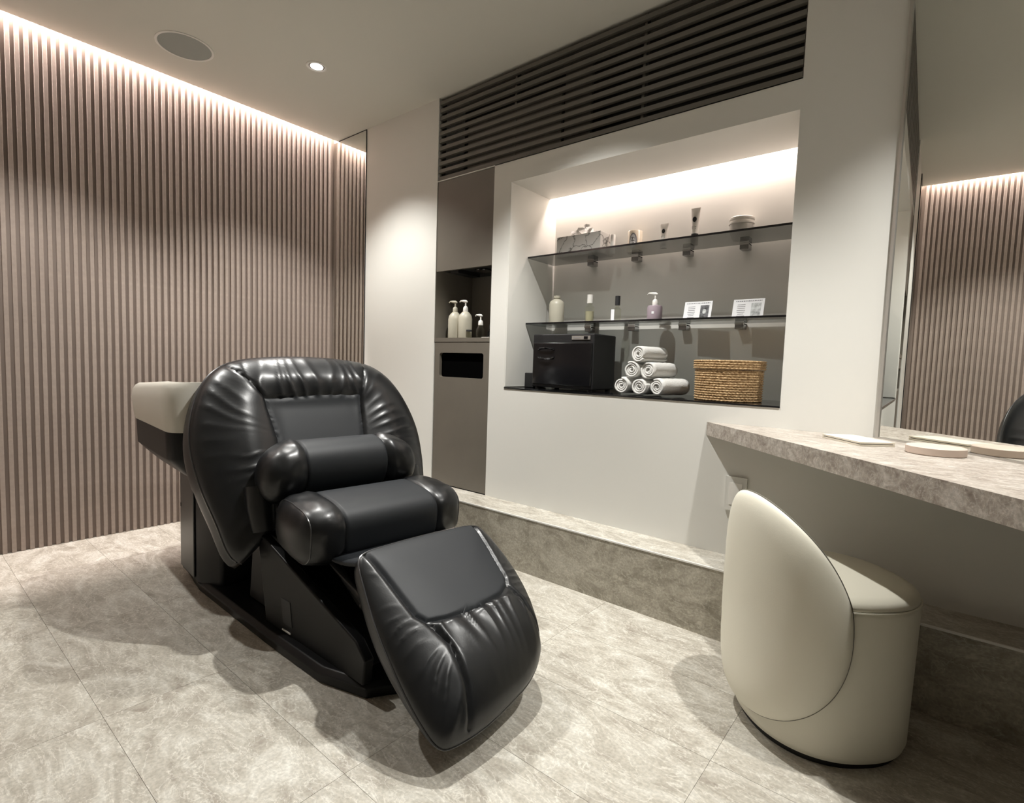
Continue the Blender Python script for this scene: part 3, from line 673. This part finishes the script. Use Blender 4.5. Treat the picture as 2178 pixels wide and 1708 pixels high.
# ================================================================== RECLINER
ch = thing('shampoo_recliner', 'black leather reclining shampoo chair with padded leg rest', 'recliner', (-1.6, 1.08, 0), math.radians(-5.5))
def catmull(pts, n=12, closed=True):
    out = []; N = len(pts)
    for i in range(N if closed else N - 1):
        p0, p1, p2, p3 = (Vector(pts[(i + k - 1) % N]) if closed else Vector(pts[max(0, min(N - 1, i + k - 1))]) for k in range(4))
        for k in range(n):
            t = k / n; out.append(.5 * ((2 * p1) + (-p0 + p2) * t + (2 * p0 - 5 * p1 + 4 * p2 - p3) * t * t + (-p0 + 3 * p1 - 3 * p2 + p3) * t ** 3))
    if not closed: out.append(Vector(pts[-1]))
    return out
def segdist(p, a, b):
    a = Vector(a); b = Vector(b); ab = b - a; t = max(0, min(1, (p - a).dot(ab) / ab.dot(ab))); return (p - a - ab * t).length
class Pad:
    """a leather pad over a closed outline in a tilted plane; front split along seams into separate panels"""
    def __init__(s, A, T, outline, centre, height, seams, disp, thick, sides=.012, K=64, back_scale=1.0):
        s.A = Vector(A); s.T = Vector(T).normalized(); s.U = Vector((0, 1, 0)); s.N = s.U.cross(s.T).normalized()
        if s.N.x < 0: s.N = -s.N
        s.out = catmull(outline, 10); s.c = Vector(centre); s.height = height; s.seams = seams; s.disp = disp; s.thick = thick; s.sides = sides; s.K = K
        tab = sorted([(math.atan2(p.y - s.c.y, p.x - s.c.x), (p - s.c).length) for p in s.out]); s.tab = tab
    def rad(s, a):
        t = s.tab; n = len(t); lo, hi = 0, n
        if a <= t[0][0] or a >= t[-1][0]:
            a0, r0 = t[-1]; a1, r1 = t[0]; a1 += 2 * PI
            if a < a0 - PI: a += 2 * PI
            f = (a - a0) / max(1e-9, a1 - a0); return r0 + (r1 - r0) * f
        while hi - lo > 1:
            m = (lo + hi) // 2
            if t[m][0] <= a: lo = m
            else: hi = m
        f = (a - t[lo][0]) / max(1e-9, t[hi][0] - t[lo][0]); return t[lo][1] + (t[hi][1] - t[lo][1]) * f
    def pol(s, p):
        d = p - s.c; a = math.atan2(d.y, d.x); return (d.length / s.rad(a) if d.length > 1e-7 else 0), a
    def P(s, st, h): return s.A + s.U * st.x + s.T * st.y + s.N * h
    def front(s, regions, parent):
        bm = bmesh.new(); SEG = 288
        prev = None
        for k in range(s.K + 1):
            r = math.sin(PI / 2 * k / s.K) ** .85
            cur = [bm.verts.new((0, 0, 0))] if k == 0 else []
            if k == 0: cur[0].co = (s.c.x, s.c.y, 0)
            else:
                for i in range(SEG):
                    a = -PI + 2 * PI * i / SEG; R = s.rad(a) * r; cur.append(bm.verts.new((s.c.x + R * math.cos(a), s.c.y + R * math.sin(a), 0)))
            if prev:
                for i in range(SEG):
                    j = (i + 1) % SEG
                    if len(prev) == 1: bm.faces.new([prev[0], cur[i], cur[j]])
                    else: bm.faces.new([prev[i], cur[i], cur[j], prev[j]])
            prev = cur
        for line in s.seams:
            for a, b in zip(line, line[1:]):
                a3 = Vector((a[0], a[1], 0)); b3 = Vector((b[0], b[1], 0)); d = (b3 - a3); n = Vector((-d.y, d.x, 0))
                fs = [f for f in bm.faces if segdist(f.calc_center_median().xy, a, b) < .02]
                geom = set(fs)
                for f in fs: geom.update(f.edges); geom.update(f.verts)
                bmesh.ops.bisect_plane(bm, geom=list(geom), dist=1e-5, plane_co=a3, plane_no=n)
        bm.faces.ensure_lookup_table()
        # classify
        groups = {}
        for f in bm.faces:
            c = f.calc_center_median().xy
            for k, (nm, test, m) in enumerate(regions):
                if test(c): groups.setdefault(k, []).append([v.co.xy.copy() for v in f.verts]); break
        cache = {}
        def pos(q):
            key = (round(q.x, 6), round(q.y, 6))
            if key not in cache:
                r, a = s.pol(q); h = s.height(q, min(1, r), a)
                dm = min((segdist(q, x, y) for line in s.seams for x, y in zip(line, line[1:])), default=9)
                h -= .007 * math.exp(-(dm / .006) ** 2)
                h += s.disp(q, min(1, r), a, dm)
                cache[key] = s.P(q, h)
            return cache[key]
        for k, fl in groups.items():
            nm, _, m = regions[k]; b2 = bmesh.new(); vm = {}
            for f in fl:
                vs = []
                for q in f:
                    key = (round(q.x, 6), round(q.y, 6))
                    if key not in vm: vm[key] = b2.verts.new(pos(q))
                    if vm[key] not in vs: vs.append(vm[key])
                if len(vs) >= 3:
                    try: b2.faces.new(vs)
                    except ValueError: pass
            obj(nm, b2, m, parent, smooth=True, autos=False)
    def back(s, name, m, parent):
        bm = bmesh.new(); SEG = 144; prev = None; K = 18
        for k in range(K + 1):
            f = k / K * PI / 2; cur = []
            sc = math.cos(f) ** .45 if k < K else 0; dep = math.sin(f) ** .8
            if k == K: cur = [bm.verts.new(s.P(s.c, -s.thick(s.c)))]
            else:
                for i in range(SEG):
                    a = -PI + 2 * PI * i / SEG; R = s.rad(a) * sc + s.sides * math.sin(2 * f) ; q = s.c + Vector((R * math.cos(a), R * math.sin(a)))
                    cur.append(bm.verts.new(s.P(q, -s.thick(q) * dep)))
            if prev:
                for i in range(SEG):
                    j = (i + 1) % SEG
                    if len(cur) == 1: bm.faces.new([prev[i], prev[j], cur[0]])
                    else: bm.faces.new([prev[i], prev[j], cur[j], cur[i]])
            prev = cur
        return obj(name, bm, m, parent, smooth=True, autos=False)
    def piping(s, parent, r=.0035):
        pts = []
        for i in range(200):
            a = -PI + 2 * PI * i / 200; R = s.rad(a); pts.append(s.P(s.c + Vector((R * math.cos(a), R * math.sin(a))), .001))
        return obj('piping', tube(bmesh.new(), pts, r, 8, True), 'piping', parent, smooth=True)
def ridge(a, fr, seed, r):
    """irregular sharp pleats around the centre"""
    w_ = a + .10 * noise.noise(Vector((a * 2.2, r * 3.0, seed)))
    v = math.sin(w_ * fr + 1.5 * noise.noise(Vector((w_ * 3, r * 2.5, seed + 4))))
    return (1 - abs(v)) ** 1.6 - .35
def patch(a, r, seed, sc=3.): return max(0, min(1, .5 + 1.3 * noise.noise(Vector((a * sc, r * 2, seed)))))
def smooth01(x): x = max(0, min(1, x)); return x * x * (3 - 2 * x)

# ---- backrest
bo = [(0, .13), (.20, .11), (.295, .05), (.345, .008), (.382, .045), (.405, .15), (.436, .29), (.447, .42), (.428, .54), (.385, .645), (.325, .712), (.245, .748), (.12, .764),
      (0, .768), (-.12, .764), (-.245, .748), (-.325, .712), (-.385, .645), (-.428, .54), (-.447, .42), (-.436, .29), (-.405, .15), (-.382, .045), (-.345, .008), (-.295, .05), (-.20, .11)]
SBL = [(-.315, .735), (-.205, .562), (-.185, .40), (-.19, .20), (-.21, .06)]; SBR = [(.255, .750), (.180, .572), (.158, .40), (.165, .20), (.19, .06)]; SBT = [(-.205, .562), (0, .574), (.180, .572)]
def interp_s(line, t):
    pts = sorted(line, key=lambda p: p[1])
    if t <= pts[0][1]: return pts[0][0]
    for a, b in zip(pts, pts[1:]):
        if t <= b[1]: return a[0] + (b[0] - a[0]) * (t - a[1]) / (b[1] - a[1])
    return pts[-1][0]
def bh(q, r, a):
    base = .105 * math.sqrt(max(0, 1 - r ** 3.2))
    cen = smooth01((.30 - abs(q.x)) / .16) * smooth01((.66 - q.y) / .14)
    low = smooth01((.20 - q.y) / .25)
    return base * (1 - .42 * cen) - .0 * low
def bd(q, r, a, dm):
    inside = interp_s(SBL, q.y) < q.x < interp_s(SBR, q.y) and q.y < .568
    if inside: return -.004 * math.exp(-((q.x + .0) / .2) ** 2)
    win = smooth01((r - .42) / .2) * smooth01((1.0 - r) / .10)
    top = 1 if q.y > .56 and interp_s(SBL, q.y) < q.x < interp_s(SBR, q.y) else 0
    if top:
        g = math.exp(-dm / .075) * (.5 + .8 * patch(q.x * 3, q.y, 9)) + .25
        v = math.sin(q.x * 62 + 3.2 * noise.noise(Vector((q.x * 11, q.y * 5, 2)))); return .0062 * g * ((1 - abs(v)) ** 1.4 - .35) * smooth01((1 - r) / .06)
    am = .0046 * patch(a, r, 3.3, 2.6)
    return am * win * ridge(a, 24, 1.7, r) * smooth01((dm - .006) / .03)
back = Pad((-.08, 0, .25), (-.34, 0, .64), bo, (0, .36), bh, [SBL, SBR, SBT], bd, lambda q: .15 + .02 * (q.y > .3), sides=.026)
back_root = back.back('backrest', 'leather', ch)
back.front([('centre_panel', lambda c: interp_s(SBL, c.y) < c.x < interp_s(SBR, c.y) and c.y < (.562 + (c.x + .205) / .205 * .012 if c.x < 0 else .574 - .002 * c.x / .18), 'leather_m'),
            ('top_panel', lambda c: interp_s(SBL, c.y) < c.x < interp_s(SBR, c.y), 'leather'),
            ('side_panel', lambda c: c.x < 0, 'leather'), ('side_panel', lambda c: True, 'leather')], back_root)
back.piping(back_root)

# ---- leg rest
lo = [(0, -.012), (.12, -.010), (.186, -.002), (.212, .02), (.234, .10), (.241, .18), (.232, .27), (.205, .36), (.163, .43), (.09, .475), (0, .498),
      (-.10, .514), (-.190, .514), (-.226, .500), (-.243, .45), (-.253, .37), (-.256, .28), (-.254, .19), (-.243, .09), (-.230, .02), (-.200, -.004), (-.12, -.010)]
LCL = [(-.205, -.006), (-.187, .10), (-.171, .22), (-.154, .247)]; LCR = [(.186, -.004), (.176, .09), (.158, .205), (.140, .232)]
SC_ = LCL + [(-.10, .258), (0, .262), (.10, .252)] + LCR[::-1]
SLL = [(-.154, .247), (-.128, .32), (-.132, .42), (-.155, .50)]; SLR = [(.140, .232), (.170, .29), (.182, .35), (.178, .42)]
def incenter(c):
    if c.y > .263: return False
    yb = None
    arc = SC_[3:8]
    for a, b in zip(arc, arc[1:]):
        if a[0] <= c.x <= b[0]: yb = a[1] + (b[1] - a[1]) * (c.x - a[0]) / (b[0] - a[0])
    if yb is None: yb = .247 if c.x < 0 else .232
    return interp_s(LCL, c.y) < c.x < interp_s(LCR, c.y) and (c.y < yb)
def lh(q, r, a):
    low = smooth01(q.y / .40)
    b = (.032 + .050 * low) * math.sqrt(max(0, 1 - r ** 3.0))
    if q.y < .12: b *= 1
    return b
def ldp(q, r, a, dm):
    if incenter(q): return 0
    if q.y > .2 and interp_s(SLL, q.y) < q.x < interp_s(SLR, q.y):
        g = math.exp(-(q.y - .26) / .055) * (.55 + .8 * patch(q.x * 5, q.y, 5)) * smooth01((q.y - .255) / .012)
        v = math.sin((q.x + .35 * (q.y - .24) * (q.x / .15)) * 74 + 2.6 * noise.noise(Vector((q.x * 15, q.y * 4, 7)))); return .0100 * g * ((1 - abs(v)) ** 1.3 - .35)
    win = smooth01((r - .52) / .2) * smooth01((1.0 - r) / .12)
    return .0060 * patch(a, r, 8.3, 2.4) * win * ridge(a, 23, 5.1, r) * smooth01((dm - .006) / .03)
leg = Pad((.435, 0, .40), (.35, 0, -.31), lo, (0, .21), lh, [SC_, SLL, SLR], ldp, lambda q: max(.03, .105 - .07 * smooth01((q.y - .22) / .30)), K=56, sides=.006)
leg_root = leg.back('leg_rest', 'leather', ch)
leg.front([('centre_panel', incenter, 'leather_m'),
           ('side_panel', lambda c: c.x < interp_s(SLL, c.y) if c.y > .247 else c.x < 0, 'leather'),
           ('side_panel', lambda c: c.x > interp_s(SLR, c.y) if c.y > .232 else c.x > 0, 'leather'),
           ('lower_panel', lambda c: True, 'leather')], leg_root)
leg.piping(leg_root, .003)
# flap bridging seat and leg rest
fb = bmesh.new(); rows = []
for k in range(9):
    f = k / 8; x = .22 + .23 * f; z = .355 - .012 * math.sin(f * PI) + .045 * f
    rows.append([fb.verts.new((x, -.21 + .42 * i / 10, z - .012)) for i in range(11)])
for A, B in zip(rows, rows[1:]):
    for i in range(10): fb.faces.new([A[i], A[i + 1], B[i + 1], B[i]])
o = obj('seat_flap', fb, 'leather_m', ch, smooth=True, autos=False); md = o.modifiers.new('solid', 'SOLIDIFY'); md.thickness = .012

# ---- rolls: seat front and lumbar bolster
def roll(name, cx_, cz_, hx_, hz_, hy, tilt, cut, m_c, m_e, wr=0, bend=0, seed=0, droop=0, ex=2.6, exy=5, cy_=0):
    root = None; S = 72; NY = 96
    def pt(u, th):
        y_ = hy * u + cy_; e = (1 - abs(u) ** exy) ** (1 / 2.4) if abs(u) < 1 else 0
        c, s_ = math.cos(th), math.sin(th); q = 1 / ((abs(c) ** ex + abs(s_) ** ex) ** (1 / ex))
        wri = 0
        if abs(u) > cut: wri = .003 * noise.noise(Vector((c * 3, s_ * 3 + seed, u * 9)))
        gro = -.004 * math.exp(-((abs(u) - cut) / .012) ** 2)
        bulge = (.010 * smooth01((abs(u) - cut) / .1)) * wr
        X = (hx_ + gro + wri + bulge) * q * c * e; Z = (hz_ + gro + wri + bulge) * q * s_ * e
        X, Z = X * math.cos(tilt) - Z * math.sin(tilt), X * math.sin(tilt) + Z * math.cos(tilt)
        return Vector((cx_ + X + bend * smooth01((abs(u) - .45) / .55), y_, cz_ + Z - droop * smooth01((abs(u) - .5) / .5)))
    def part(nm, us, m, parent, caps):
        bm = bmesh.new(); prev = None
        for u in us:
            cur = [bm.verts.new(pt(u, 2 * PI * i / S)) for i in range(S)] if abs(u) < .9999 else [bm.verts.new(pt(math.copysign(1, u), 0))]
            if prev:
                for i in range(S):
                    j = (i + 1) % S
                    if len(prev) == 1: bm.faces.new([prev[0], cur[i], cur[j]])
                    elif len(cur) == 1: bm.faces.new([prev[i], prev[j], cur[0]])
                    else: bm.faces.new([prev[i], cur[i], cur[j], prev[j]])
            prev = cur
        return obj(nm, bm, m, parent, smooth=True, autos=False)
    def ring(u, parent):
        return obj('end_piping', tube(bmesh.new(), [pt(u, 2 * PI * i / S) * 1.0 for i in range(S)], .0022, 6, True), 'piping', parent, smooth=True)
    root = part(name, [-cut + 2 * cut * k / 60 for k in range(61)], m_c, ch, 0)
    us = [cut + (1 - cut) * math.sin(PI / 2 * k / 30) for k in range(31)]
    part('end_pad', us, m_e, root, 1); part('end_pad', [-u for u in us[::-1]], m_e, root, 1)
    if exy > 8: ring(.90, root); ring(-.90, root)
    return root
roll('seat_cushion', .135, .405, .135, .088, .302, math.radians(-6), .56, 'leather_m', 'leather', wr=.6, seed=3, ex=3.2, exy=11)
roll('lumbar_bolster', -.085, .550, .096, .096, .290, math.radians(-10), .52, 'leather_m', 'leather', wr=.9, bend=.03, seed=11, droop=.015, ex=2.2, exy=6, cy_=-.02)
# arm supports below the bolster ends
for s_ in (-1, 1):
    bm = bmesh.new(); tube(bm, [(-.10, s_ * .285, .50), (-.085, s_ * .29, .44), (-.07, s_ * .285, .36)], [.05, .045, .04], 20); obj('arm_support', bm, 'leather', ch, smooth=True)

# ---- base housing
def loft(name, sects, m, bevel=.008):
    bm = bmesh.new(); R = [[bm.verts.new(p) for p in s] for s in sects]; n = len(R[0])
    for A, B in zip(R, R[1:]):
        for i in range(n): bm.faces.new([A[i], A[(i + 1) % n], B[(i + 1) % n], B[i]])
    bm.faces.new(R[0][::-1]); bm.faces.new(R[-1]); return obj(name, bm, m, ch, bevel=bevel)
def foot(z, g=0): return [(-.80 - g, -.33 - g, z), (-.58, -.345 - g, z), (-.02, -.300 - g, z), (.30, -.265 - g, z), (.455 + g, -.205 - g, z), (.50 + g, -.12, z), (.50 + g, .12, z), (.455 + g, .205 + g, z), (.30, .265 + g, z), (-.02, .300 + g, z), (-.58, .345 + g, z), (-.80 - g, .33 + g, z)]
loft('base_plate', [foot(0), foot(.03, .004), foot(.045, -.01)], 'plastic', .004)
for s_ in (-1, 1):
    bm = bmesh.new()
    pol = [(-.085, .04), (-.085, .315), (-.06, .352), (.435, .165), (.475, .12), (.455, .04)]
    def yy(x, z): return (.300 - .06 * smooth01((x - .1) / .4) - .03 * (1 - z / .35)) * s_
    A = [bm.verts.new((x, yy(x, z), z)) for x, z in pol]; B = [bm.verts.new((x, yy(x, z) - .03 * s_, z)) for x, z in pol]
    bm.faces.new(A); bm.faces.new(B[::-1])
    for i in range(6): bm.faces.new([A[i], B[i], B[(i + 1) % 6], A[(i + 1) % 6]])
    sp = obj('side_housing', bm, 'plastic', ch, bevel=.006)
    if s_ < 0:
        def yl(x, z): return -(.300 - .056 * (x + .085) / .52 - .03 * (1 - z / .35))
        def patch_box(nm, x0, x1, z0, z1, m, lift):
            b_ = bmesh.new(); q = [(x0, z0), (x1, z0 ), (x1, z1), (x0, z1)]
            F = [b_.verts.new((x, yl(x, z) - lift, z)) for x, z in q]; G = [b_.verts.new((x, yl(x, z) + .006, z)) for x, z in q]
            b_.faces.new(F); b_.faces.new(G[::-1])
            for i in range(4): b_.faces.new([F[i], G[i], G[(i + 1) % 4], F[(i + 1) % 4]])
            return obj(nm, b_, m, sp)
        patch_box('maker_plate', .030, .080, .052, .057, 'whitem', .0026)
        patch_box('side_pocket', .040, .095, .080, .165, 'inkd', .0022)
loft('inner_mechanism', [[(-.30, -.255, .045), (.40, -.20, .045), (.40, .20, .045), (-.30, .255, .045)], [(-.30, -.24, .30), (.20, -.19, .20), (.20, .19, .20), (-.30, .24, .30)]], 'plastic', .01)
loft('seat_frame', [[(-.20, -.24, .30), (.17, -.24, .30), (.17, .24, .30), (-.20, .24, .30)], [(-.22, -.25, .335), (.20, -.25, .335), (.20, .25, .335), (-.22, .25, .335)]], 'plastic', .01)
for s_ in (-1, 1):
    bm = bmesh.new(); tube(bm, [(.15, s_ * .16, .30), (.36, s_ * .16, .22), (.50, s_ * .15, .25)], .016, 12); obj('leg_rest_arm', bm, 'satin', ch, smooth=True)
# rear column, bowl carrier and shampoo bowl
loft('rear_column', [[(-.795, -.355, .03), (-.575, -.352, .03), (-.46, -.30, .03), (-.46, .30, .03), (-.575, .352, .03), (-.795, .355, .03)], [(-.795, -.355, .47), (-.575, -.352, .47), (-.46, -.30, .47), (-.46, .30, .47), (-.575, .352, .47), (-.795, .355, .47)]], 'plastic', .012)
bm = BX(-.790, -.600, -.360, -.3545, .05, .46); obj('column_panel', bm, 'satin', ch, bevel=.002)
bm = bmesh.new(); box(bm, -.782, -.776, -.362, -.3595, .30, .315); obj('screw_cover', bm, 'blackm', ch)
def rr3(x0, x1, y0, y1, r, z, seg=6): return [(x, y, z) for x, y in rrect(x1 - x0, y1 - y0, r, seg, (x0 + x1) / 2, (y0 + y1) / 2)]
loft('bowl_carrier', [rr3(-.82, -.45, -.345, .18, .05, .44), rr3(-.93, -.45, -.41, .18, .06, .485), rr3(-1.04, -.45, -.445, .18, .07, .525), rr3(-1.075, -.45, -.465, .18, .07, .55), rr3(-1.083, -.45, -.468, .18, .07, .648)], 'plastic', .003)
bm = bmesh.new(); lv_ = [(0, .65, .07), (.006, .67, .08), (.014, .74, .09), (.010, .775, .09), (0, .792, .085), (-.012, .800, .08), (-.035, .796, .07), (-.06, .72, .06), (-.10, .66, .05)]
rings = []
for g, z, r in lv_:
    pts_ = rr3(-1.085 - g, -.42, -.47 - g, .18 + g, max(.03, r), z, 8)
    rings.append([bm.verts.new((x, y_, zz + .030 * smooth01((x + 1.1) / .6) * smooth01((zz - .66) / .1))) for x, y_, zz in pts_])
for A, B in zip(rings, rings[1:]):
    n = len(A)
    for i in range(n): bm.faces.new([A[i], A[(i + 1) % n], B[(i + 1) % n], B[i]])
bm.faces.new(rings[0][::-1]); bm.faces.new(rings[-1])
obj('shampoo_bowl', bm, 'bowlm', ch, smooth=True)
